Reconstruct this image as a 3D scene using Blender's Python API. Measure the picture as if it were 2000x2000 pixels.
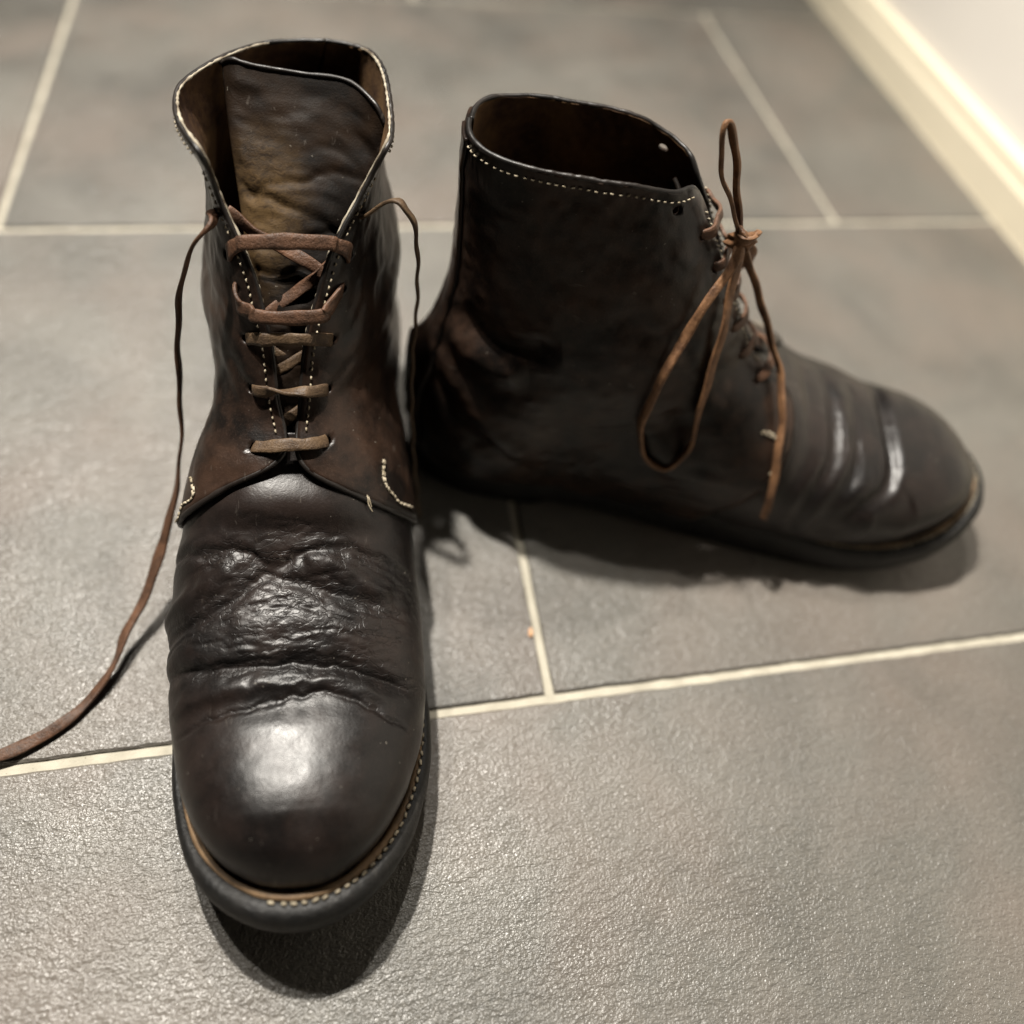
import bpy, math, random
import numpy as np
from mathutils import Matrix, Vector

for o in list(bpy.data.objects):
    bpy.data.objects.remove(o)
scene = bpy.context.scene
COL = scene.collection

# ------------------------------------------------------------------ camera
cd = bpy.data.cameras.new('camera')
cam = bpy.data.objects.new('camera', cd)
COL.objects.link(cam)
cam.matrix_world = Matrix((
    (0.97605559, 0.03774496, -0.21422139, 0.20284457),
    (-0.17048494, 0.74438369, -0.64562203, -0.46225427),
    (0.13509394, 0.66668451, 0.73299481, 0.39665627),
    (0, 0, 0, 1)))
cd.sensor_width = 36.0
cd.sensor_fit = 'HORIZONTAL'
cd.lens = 36.0 * 1665 / 2000
cd.shift_y = -333 / 2000
cd.clip_start = 0.02
cd.clip_end = 50
cd.dof.use_dof = True
cd.dof.focus_distance = 0.335
cd.dof.aperture_fstop = 2.7
cd.dof.aperture_blades = 0
scene.camera = cam

# ------------------------------------------------------------------ room light
world = bpy.data.worlds.new('World')
scene.world = world
world.use_nodes = True
bg = world.node_tree.nodes['Background']
bg.inputs['Color'].default_value = (1.0, 0.93, 0.84, 1)
bg.inputs['Strength'].default_value = 0.010

def lamp(name, loc, watts, radius, col):
    d = bpy.data.lights.new(name, 'SPOT')
    d.shadow_soft_size = radius; d.energy = watts; d.color = col
    d.spot_size = math.radians(76); d.spot_blend = 0.9
    o = bpy.data.objects.new(name, d); COL.objects.link(o)
    o.location = loc
    o.rotation_euler = (Vector((0.24, -0.30, 0.0)) - Vector(loc)).to_track_quat('-Z', 'Y').to_euler()
    return o
# three recessed ceiling spots: one throws the main shadows, the others the fainter ones beside them
WARM = (1.0, 0.945, 0.86)
lamp('ceiling_spot', (-0.01, 0.23, 1.6), 238, 0.024, WARM)
lamp('ceiling_spot', (-0.22, 0.21, 1.6), 48, 0.024, WARM)
lamp('ceiling_spot', (0.36, 0.36, 1.6), 46, 0.024, WARM)

vs = scene.view_settings
vs.view_transform = 'Standard'; vs.look = 'None'; vs.exposure = 0.0; vs.gamma = 1.0
vs.use_curve_mapping = False
scene.cycles.max_bounces = 5
scene.cycles.diffuse_bounces = 2
scene.cycles.use_denoising = True
scene.cycles.use_adaptive_sampling = True
scene.cycles.adaptive_threshold = 0.02

# ------------------------------------------------------------------ helpers
def link(o, parent=None):
    COL.objects.link(o)
    if parent is not None:
        o.parent = parent
    return o
def mesh_obj(name, V, Fc, mats, parent=None, smooth=True, attrs=None):
    me = bpy.data.meshes.new(name)
    V = np.asarray(V, float).reshape(-1, 3)
    me.from_pydata(V.tolist(), [], [tuple(int(i) for i in f) for f in Fc])
    for m in (mats if isinstance(mats, (list, tuple)) else [mats]):
        me.materials.append(m)
    if smooth:
        me.polygons.foreach_set('use_smooth', [True] * len(me.polygons))
    for k, a in (attrs or {}).items():
        at = me.attributes.new(k, 'FLOAT', 'POINT')
        at.data.foreach_set('value', np.asarray(a, float).ravel())
    me.update()
    return link(bpy.data.objects.new(name, me), parent)
def grid_faces(R, C, closed_c=False, closed_r=False, keep=None):
    r = np.arange(R if closed_r else R - 1); c = np.arange(C if closed_c else C - 1)
    rr, cc = np.meshgrid(r, c, indexing='ij')
    if keep is not None:
        m = keep[rr, cc]; rr = rr[m]; cc = cc[m]
    r2 = (rr + 1) % R; c2 = (cc + 1) % C
    return np.stack([rr * C + cc, rr * C + c2, r2 * C + c2, r2 * C + cc], -1).reshape(-1, 4)
def orient(V, Fc, outward):
    """flip the faces if they look against the given outward directions (one per vertex)"""
    V = V.reshape(-1, 3); outward = outward.reshape(-1, 3)
    n = np.cross(V[Fc[:, 2]] - V[Fc[:, 0]], V[Fc[:, 3]] - V[Fc[:, 1]])
    s = (n * outward[Fc[:, 0]]).sum()
    return Fc[:, ::-1] if s < 0 else Fc
def crom(P, n):
    """smooth curve through points, n samples evenly spaced in length"""
    P = np.asarray(P, float)
    if len(P) == 2:
        t = np.linspace(0, 1, n)[:, None]; return P[0] * (1 - t) + P[1] * t
    A = np.vstack([2 * P[0] - P[1], P, 2 * P[-1] - P[-2]])
    out = []
    for i in range(1, len(A) - 2):
        t = np.linspace(0, 1, 24, endpoint=False)[:, None]
        p0, p1, p2, p3 = A[i - 1], A[i], A[i + 1], A[i + 2]
        out.append(.5 * ((2 * p1) + (-p0 + p2) * t + (2 * p0 - 5 * p1 + 4 * p2 - p3) * t ** 2 + (-p0 + 3 * p1 - 3 * p2 + p3) * t ** 3))
    D = np.vstack(out + [P[-1:]])
    L = np.r_[0, np.cumsum(np.linalg.norm(np.diff(D, axis=0), axis=1))]
    s = np.linspace(0, L[-1], n)
    return np.stack([np.interp(s, L, D[:, k]) for k in range(D.shape[1])], -1)
def unit(v):
    return v / (np.linalg.norm(v, axis=-1, keepdims=True) + 1e-12)
def tube_data(P, rad, k=10, closed=False, up=None):
    P = np.asarray(P, float); n = len(P)
    T = unit(np.gradient(P, axis=0)) if not closed else unit(np.roll(P, -1, 0) - np.roll(P, 1, 0))
    up = np.tile([0.0, 0.0, 1.0], (n, 1)) if up is None else np.asarray(up)
    A = unit(np.cross(T, up)); B = unit(np.cross(A, T))
    a = np.linspace(0, 2 * np.pi, k, endpoint=False)
    r = np.broadcast_to(np.asarray(rad, float), (n,))
    V = P[:, None] + r[:, None, None] * (np.cos(a)[None, :, None] * A[:, None] + np.sin(a)[None, :, None] * B[:, None])
    Fc = grid_faces(n, k, True, closed)
    V = V.reshape(-1, 3)
    if not closed:
        V = np.vstack([V, P[0], P[-1]])
        c0 = n * k; j = np.arange(k); j2 = (j + 1) % k
        caps = [(c0, j2[i], j[i]) for i in range(k)] + [(c0 + 1, (n - 1) * k + j[i], (n - 1) * k + j2[i]) for i in range(k)]
        return V, [tuple(f) for f in Fc] + caps
    return V, [tuple(f) for f in Fc]
def ribbon_data(P, Wd, width, thick, n=80, seed=0, wob=0.06):
    """flat leather lace: P path, Wd width directions (at the path's own points)"""
    rng = np.random.RandomState(seed)
    P = np.asarray(P, float); Wd = np.asarray(Wd, float)
    if Wd.ndim == 1: Wd = np.tile(Wd, (len(P), 1))
    A = crom(np.hstack([P, Wd * 1e-3]), n); Q = A[:, :3]; Wn = unit(A[:, 3:])
    T = unit(np.gradient(Q, axis=0))
    Wn = unit(Wn - (Wn * T).sum(1, keepdims=True) * T); N = unit(np.cross(T, Wn))
    ph = rng.rand(4) * 6.3; s = np.linspace(0, n / 8.0, n)
    wv = width * (1 + wob * np.sin(s * 1.3 + ph[0]) + wob * .7 * np.sin(s * 3.1 + ph[1]))
    Q = Q + N * (thick * .25 * np.sin(s * 2.1 + ph[2]))[:, None]
    prof = np.array([(-.5, -.30), (-.46, -.5), (-.2, -.52), (.2, -.52), (.46, -.5), (.5, -.30), (.5, .30), (.46, .5), (.2, .58), (-.2, .58), (-.46, .5), (-.5, .30)])
    k = len(prof)
    V = Q[:, None] + prof[None, :, :1] * wv[:, None, None] * Wn[:, None] + prof[None, :, 1:] * thick * N[:, None]
    Fc = [tuple(f) for f in grid_faces(n, k, True)]
    return V.reshape(-1, 3), Fc + [tuple(range(k))[::-1], tuple((n - 1) * k + j for j in range(k))]
def merge(parts):
    Vs, Fs, o = [], [], 0
    for V, Fc in parts:
        V = np.asarray(V).reshape(-1, 3); Vs.append(V); Fs += [tuple(int(i) + o for i in f) for f in Fc]; o += len(V)
    return np.vstack(Vs), Fs
def vnoise(x, y, seed=0):
    """smooth value noise, about -1..1"""
    rng = np.random.RandomState(seed); Tb = rng.rand(256, 256) * 2 - 1
    xi = np.floor(x).astype(int); yi = np.floor(y).astype(int); fx = x - xi; fy = y - yi
    fx = fx * fx * (3 - 2 * fx); fy = fy * fy * (3 - 2 * fy)
    g = lambda a, b: Tb[a % 256, b % 256]
    return (g(xi, yi) * (1 - fx) + g(xi + 1, yi) * fx) * (1 - fy) + (g(xi, yi + 1) * (1 - fx) + g(xi + 1, yi + 1) * fx) * fy
def ss(x, a, b):
    t = np.clip((np.asarray(x, float) - a) / (b - a), 0, 1); return t * t * (3 - 2 * t)
def seg_dist(Q, L):
    """distance of 2D points to a polyline and the fraction along it"""
    L = np.asarray(L, float); best = np.full(Q.shape[:-1], 9.0); frac = np.zeros(Q.shape[:-1])
    ln = np.r_[0, np.cumsum(np.linalg.norm(np.diff(L, axis=0), axis=1))]
    for i in range(len(L) - 1):
        a, b = L[i], L[i + 1]; ab = b - a
        t = np.clip(((Q - a) @ ab) / (ab @ ab), 0, 1)
        d = np.linalg.norm(Q - a - t[..., None] * ab, axis=-1)
        m = d < best; best = np.where(m, d, best); frac = np.where(m, (ln[i] + t * (ln[i + 1] - ln[i])) / ln[-1], frac)
    return best, frac

# ------------------------------------------------------------------ materials
class NT:
    def __init__(s, name):
        s.m = bpy.data.materials.new(name); s.m.use_nodes = True
        s.t = s.m.node_tree; s.b = s.t.nodes['Principled BSDF']
    def n(s, typ, ins=None, **kw):
        nd = s.t.nodes.new(typ)
        for k, v in kw.items(): setattr(nd, k, v)
        for k, v in (ins or {}).items():
            if isinstance(v, bpy.types.NodeSocket): s.t.links.new(v, nd.inputs[k])
            else: nd.inputs[k].default_value = v
        return nd
    def co(s): return s.n('ShaderNodeTexCoord').outputs['Object']
    def mapped(s, v, scale): return s.n('ShaderNodeMapping', {'Vector': v, 'Scale': scale}).outputs[0]
    def noise(s, v, scale, detail=4, rough=.55, dist=0.0):
        return s.n('ShaderNodeTexNoise', {'Vector': v, 'Scale': scale, 'Detail': detail, 'Roughness': rough, 'Distortion': dist}).outputs['Fac']
    def math(s, op, a, b=0.0, clamp=False):
        return s.n('ShaderNodeMath', {0: a, 1: b}, operation=op, use_clamp=clamp).outputs[0]
    def rng(s, v, a, b, c=0.0, d=1.0):
        return s.n('ShaderNodeMapRange', {'Value': v, 'From Min': a, 'From Max': b, 'To Min': c, 'To Max': d}).outputs[0]
    def mix(s, f, a, b):
        nd = s.n('ShaderNodeMix', data_type='RGBA')
        for k, v in ((0, f), (6, a), (7, b)):
            if isinstance(v, bpy.types.NodeSocket): s.t.links.new(v, nd.inputs[k])
            else: nd.inputs[k].default_value = v if k == 0 else (*v, 1)
        return nd.outputs[2]
    def bump(s, h, dist, strength=1.0, prev=None):
        ins = {'Height': h, 'Distance': dist, 'Strength': strength}
        if prev is not None: ins['Normal'] = prev
        return s.n('ShaderNodeBump', ins).outputs[0]
    def attr(s, name): return s.n('ShaderNodeAttribute', attribute_name=name).outputs['Fac']
    def out(s, **kw):
        for k, v in kw.items():
            k = {'Base': 'Base Color', 'Rough': 'Roughness', 'Spec': 'Specular IOR Level', 'Coat': 'Coat Weight', 'CoatRough': 'Coat Roughness', 'Sheen': 'Sheen Weight'}.get(k, k)
            if isinstance(v, bpy.types.NodeSocket): s.t.links.new(v, s.b.inputs[k])
            else: s.b.inputs[k].default_value = (*v, 1) if isinstance(v, tuple) and len(v) == 3 else v
        return s.m
def leather(name, dark, worn, rough=(.34, .55), crack=1.0, spec=.5, grain=1.0, lines=1.0, patch=None):
    N = NT(name); c = N.co()
    big = N.noise(c, 24, 3, .6, .6)
    wear = N.rng(N.math('ADD', N.math('MULTIPLY', big, .8), N.math('MULTIPLY', N.noise(c, 130, 2, .6), .3)), .46, .70)
    base = N.mix(wear, dark, worn)
    fine = N.noise(c, 1300, 2, .6)
    base = N.mix(N.math('MULTIPLY', N.rng(fine, .55, .75), .25), base, tuple(min(1, x * 1.8 + .005) for x in worn))
    # long thin pale scuffs
    scr = N.noise(N.mapped(c, (420, 75, 240)), 1.0, 2, .6, .4)
    base = N.mix(N.math('MULTIPLY', N.math('MULTIPLY', N.rng(scr, .66, .72), N.rng(big, .50, .60)), .30), base, (.11, .095, .08))
    base = N.mix(N.math('MULTIPLY', N.rng(N.noise(c, 560, 1, .4), .775, .81), .5), base, (.16, .145, .12))
    cr = N.attr('crease')
    nz = N.n('ShaderNodeTexNoise', {'Vector': c, 'Scale': 150, 'Detail': 2}).outputs['Color']
    cw = N.n('ShaderNodeVectorMath', {0: c, 1: N.n('ShaderNodeVectorMath', {0: nz, 'Scale': .010}, operation='SCALE').outputs[0]}, operation='ADD').outputs[0]
    v1 = N.n('ShaderNodeTexVoronoi', {'Vector': N.mapped(cw, (75, 330, 330)), 'Scale': 1.0}, feature='DISTANCE_TO_EDGE').outputs['Distance']
    k1 = N.rng(v1, .006, .050)
    deep = N.math('MULTIPLY', N.math('SUBTRACT', 1.0, k1), cr, True)
    crk = N.noise(N.mapped(cw, (190, 620, 620)), 1.0, 2, .55)
    # one height field, in metres: grain, pebbling, crinkles where the leather bends, cracks
    hgt = N.math('MULTIPLY', fine, .00007 * grain)
    hgt = N.math('ADD', hgt, N.math('MULTIPLY', N.noise(c, 330, 2, .5), .00010))
    hgt = N.math('ADD', hgt, N.math('MULTIPLY', N.math('MULTIPLY', crk, cr), .00019 * crack))
    hgt = N.math('SUBTRACT', hgt, N.math('MULTIPLY', N.math('MULTIPLY', N.math('SUBTRACT', 1.0, N.rng(v1, .0, .09)), cr), .00011 * crack * lines))
    b = N.bump(hgt, 1.0, 1.0)
    base = N.mix(N.math('MULTIPLY', deep, .8 * lines), base, (.004, .003, .0025))
    if patch:   # rubbed, paler part of the hide: (colour, centre, size)
        col, ctr, size = patch
        dv = N.n('ShaderNodeVectorMath', {0: N.n('ShaderNodeVectorMath', {0: c, 1: ctr}, operation='SUBTRACT').outputs[0], 1: tuple(1 / x for x in size)}, operation='MULTIPLY').outputs[0]
        dl = N.n('ShaderNodeVectorMath', {0: dv}, operation='LENGTH').outputs['Value']
        pm = N.math('MULTIPLY', N.rng(dl, 1.0, .25), N.rng(N.math('ADD', N.math('MULTIPLY', big, .6), N.math('MULTIPLY', crk, .5)), .42, .68))
        base = N.mix(pm, base, col)
    rg = N.math('ADD', N.rng(N.math('ADD', N.math('MULTIPLY', N.noise(c, 60, 3, .65), .75), N.math('MULTIPLY', fine, .25)), .36, .66, *rough), N.math('MULTIPLY', cr, .07))
    return N.out(Base=base, Rough=rg, Spec=spec, Normal=b)

# --- GEOMETRY BEGIN  (pure numpy: the boot's last, in metres; q = across, y = heel to toe, z = up)

def tab(*rows):
    a = np.array(rows, float)
    return a[:, 0], [a[:, k] for k in range(1, a.shape[1])]
def smoothtab(x, xs, ys):
    # Catmull-Rom style monotone-ish cubic interpolation through a table
    xs = np.asarray(xs); ys = np.asarray(ys)
    x = np.clip(x, xs[0], xs[-1])
    d = np.diff(ys) / np.diff(xs)
    m = np.zeros_like(ys); m[0] = d[0]; m[-1] = d[-1]
    m[1:-1] = np.where(d[:-1] * d[1:] > 0, 2 * d[:-1] * d[1:] / (d[:-1] + d[1:] + 1e-12), 0)
    i = np.clip(np.searchsorted(xs, x) - 1, 0, len(xs) - 2)
    h = xs[i + 1] - xs[i]; t = (x - xs[i]) / h
    return ((1 + 2 * t) * (1 - t) ** 2 * ys[i] + t * (1 - t) ** 2 * h * m[i]
            + t * t * (3 - 2 * t) * ys[i + 1] + t * t * (t - 1) * h * m[i + 1])
W_Y, (W_L, W_R) = tab(
    (-.0085, 0, 0), (-.0075, -.008, .008), (-.004, -.016, .016), (.002, -.0225, .0225), (.012, -.028, .028), (.03, -.0325, .0325),
    (.06, -.035, .0345), (.09, -.038, .0355), (.12, -.044, .039), (.15, -.0515, .0420), (.18, -.0568, .0442),
    (.205, -.0562, .0462), (.225, -.0535, .0465), (.245, -.0485, .0440), (.26, -.0430, .0388), (.272, -.0360, .0322),
    (.2815, -.0270, .0240), (.2875, -.0170, .0152), (.2905, -.0085, .0078), (.2915, 0, 0))
T_Y, (T_Z, B_Z) = tab(
    (-.0085, .070, .030), (.0, .080, .030), (.03, .088, .030), (.06, .095, .030), (.10, .106, .028), (.13, .1105, .025), (.145, .1075, .0235),
    (.165, .0975, .022), (.18, .0888, .022), (.19, .0825, .022), (.20, .0783, .022), (.21, .0760, .022), (.219, .0738, .0225), (.2265, .0708, .023), (.236, .0682, .0240),
    (.246, .0696, .0258), (.255, .0700, .0280), (.264, .0705, .0314), (.272, .0698, .0345), (.278, .0675, .0372), (.283, .0645, .0396), (.288, .0582, .0422), (.2905, .0525, .0436), (.2915, .0460, .0442))
S_Z, (S_B, S_F, S_W) = tab(
    (.0, -.006, .060, .030), (.03, -.0065, .075, .0325), (.055, -.0080, .095, .035), (.08, -.0060, .117, .0375), (.10, -.0010, .138, .0380),
    (.12, .0040, .1355, .0370), (.14, .0050, .1245, .0342), (.16, .0045, .1140, .0308), (.18, .003, .1055, .0276), (.205, .0020, .0970, .0248), (.25, .0, .095, .0275))
S_B2 = np.interp(S_Z, [0, .03, .055, .08, .10, .12, .14, .16, .18, .205, .25], [-.006, -.0065, -.0080, -.0062, -.0014, .0034, .0054, .0054, .0046, .0036, .003])
S_F2 = np.interp(S_Z, [0, .03, .055, .08, .10, .12, .14, .16, .18, .205, .25], [.060, .075, .095, .118, .142, .1395, .1290, .1175, .1050, .0915, .088])
LAST = {'T': T_Z, 'B': S_B, 'F': S_F}                # crown line in use
T_FLAT = np.where(T_Y > .228, np.interp(T_Y, [.228, .236, .246, .255, .264, .272, .278, .283, .288, .2905, .2915], [.0700, .0680, .0684, .0684, .0672, .0648, .0620, .0588, .0545, .0508, .0460]), T_Z)
def last_sdf(q, y, z):
    yc = np.clip(y, W_Y[0], W_Y[-1])
    l = smoothtab(yc, W_Y, W_L); r = smoothtab(yc, W_Y, W_R)
    c = (l + r) / 2; w = np.maximum((r - l) / 2, 2e-4)
    zt = smoothtab(yc, T_Y, LAST['T']); zb = smoothtab(yc, T_Y, B_Z)
    zc = zb + .36 * (zt - zb)
    h = np.where(z > zc, zt - zc, 3.1 * (zc - zb))
    f = (np.abs((q - c) / w) ** 2.35 + np.abs((z - zc) / h) ** 2.15) ** (1 / 2.25)
    dF = (f - 1) * np.minimum(w, .035) + np.maximum(0, np.abs(y - yc)) * 1.0
    yb = smoothtab(z, S_Z, LAST['B']); yf = smoothtab(z, S_Z, LAST['F']); b = smoothtab(z, S_Z, S_W)
    ym = yb + .47 * (yf - yb)
    a = np.where(y > ym, yf - ym, ym - yb)
    tz = np.clip((z - .13) / .07, 0, 1); ex = 2.1 + .7 * tz * tz * (3 - 2 * tz)
    g = (np.abs(q / b) ** ex + np.abs((y - ym) / a) ** ex) ** (1 / ex)
    dS = (g - 1) * b
    k = .012
    hh = np.clip(.5 + .5 * (dS - dF) / k, 0, 1)
    return dS * (1 - hh) + dF * hh - k * hh * (1 - hh)
def shoot(O, D, tmax, n=26):
    O = np.asarray(O, float); D = np.asarray(D, float)
    lo = np.zeros(O.shape[:-1]); hi = np.full(O.shape[:-1], tmax)
    for _ in range(n):
        m = (lo + hi) / 2
        P = O + D * m[..., None]
        ins = last_sdf(P[..., 0], P[..., 1], P[..., 2]) < 0
        lo = np.where(ins, m, lo); hi = np.where(ins, hi, m)
    return O + D * ((lo + hi) / 2)[..., None]
def last_normal(P, e=4e-4):
    g = []
    for k in range(3):
        d = np.zeros(3); d[k] = e
        A = P + d; B = P - d
        g.append(last_sdf(A[..., 0], A[..., 1], A[..., 2]) - last_sdf(B[..., 0], B[..., 1], B[..., 2]))
    g = np.stack(g, -1)
    return g / (np.linalg.norm(g, axis=-1, keepdims=True) + 1e-12)
# --- GEOMETRY END
M_VAMP = leather('vamp_leather', (.0046, .0036, .0033), (.0150, .0100, .0082), (.31, .46), 1.0, .38)
M_QUARTER = leather('quarter_leather', (.0058, .0044, .0037), (.036, .0205, .0138), (.27, .42), 1.0, .27)
M_BIND = leather('binding_leather', (.006, .005, .0042), (.014, .010, .008), (.38, .55), .3, .4, .6)
M_TONGUE = leather('tongue_leather', (.0034, .0023, .0016), (.0125, .0068, .0034), (.50, .72), 2.2, .09, 1.6, .10, ((.062, .038, .016), (.020, .080, .164), (.022, .040, .042)))
def m_lining():
    N = NT('lining_leather'); c = N.co()
    a = N.rng(N.math('ADD', N.math('MULTIPLY', N.noise(c, 28, 4, .6, .5), .8), N.math('MULTIPLY', N.noise(c, 240, 4), .3)), .42, .72)
    b = N.bump(N.noise(c, 700, 3, .6), .0003, .6)
    return N.out(Base=N.mix(a, (.030, .0135, .0078), (.130, .072, .029)), Rough=.75, Spec=.25, Normal=b)
M_LINING = m_lining()
def m_lace(name, c1, c2):
    N = NT(name); c = N.co()
    f = N.rng(N.noise(c, 130, 4, .65), .35, .68)
    g = N.noise(c, 1400, 3, .6)
    base = N.mix(N.math('MULTIPLY', N.rng(g, .5, .75), .35), N.mix(f, c1, c2), tuple(min(1, x * 1.7) for x in c2))
    return N.out(Base=base, Rough=N.rng(g, .3, .7, .42, .68), Spec=.35, Normal=N.bump(N.math('ADD', g, N.noise(c, 420, 2)), .0004, .7))
M_LACE = m_lace('lace_leather', (.040, .0205, .0118), (.112, .055, .030))
M_LACE_TAN = m_lace('tan_lace_leather', (.075, .036, .018), (.23, .118, .056))
M_LACE_WORN = m_lace('worn_lace_leather', (.040, .024, .014), (.110, .070, .038))
def m_thread():
    N = NT('cream_thread'); c = N.co()
    return N.out(Base=N.mix(N.rng(N.noise(c, 300, 3), .35, .7), (.20, .165, .11), (.46, .40, .30)), Rough=.7, Spec=.3,
                 Normal=N.bump(N.noise(c, 2200, 2), .0002, .6))
M_THREAD = m_thread()
M_THREAD_DARK = m_lace('dark_thread', (.012, .009, .006), (.05, .04, .028))
M_THREAD_DIRTY = m_lace('grimy_thread', (.105, .085, .058), (.38, .33, .24))
def m_sole():
    N = NT('sole_rubber'); c = N.co()
    d = N.rng(N.noise(c, 70, 5, .65, .4), .42, .70)
    g = N.noise(c, 1300, 3, .6)
    scr = N.rng(N.noise(N.mapped(c, (90, 90, 700)), 1.0, 4, .6, .5), .58, .72)
    base = N.mix(N.math('MULTIPLY', scr, .3), N.mix(d, (.0042, .0040, .0038), (.012, .0110, .0098)), (.045, .041, .035))
    b = N.bump(N.math('ADD', N.math('MULTIPLY', N.noise(c, 210, 4, .65, .4), .0009), N.math('MULTIPLY', g, .00014)), 1.0, .8)
    return N.out(Base=base, Rough=N.rng(g, .3, .7, .46, .66), Spec=.35, Normal=b)
M_SOLE = m_sole()
def m_welt():
    N = NT('welt_leather'); c = N.co()
    d = N.rng(N.noise(c, 45, 4, .65, .4), .38, .66)
    return N.out(Base=N.mix(d, (.075, .048, .027), (.215, .138, .074)), Rough=.62, Spec=.35, Normal=N.bump(N.noise(c, 800, 3), .0004, .7))
M_WELT = m_welt()

def m_raw():
    N = NT('raw_edge_hide'); c = N.co()
    return N.out(Base=N.mix(N.rng(N.noise(c, 160, 3), .35, .65), (.10, .075, .05), (.40, .36, .28)), Rough=.7, Spec=.3)
M_RAW = m_raw()

def loc3(P, sg):
    """(q, y, z) on the last -> local object coordinates; sg mirrors left and right boot"""
    P = np.asarray(P, float)
    return np.stack([sg * P[..., 0], (1.025 if sg < 0 else 1.0) * P[..., 1], P[..., 2]], -1)

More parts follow.
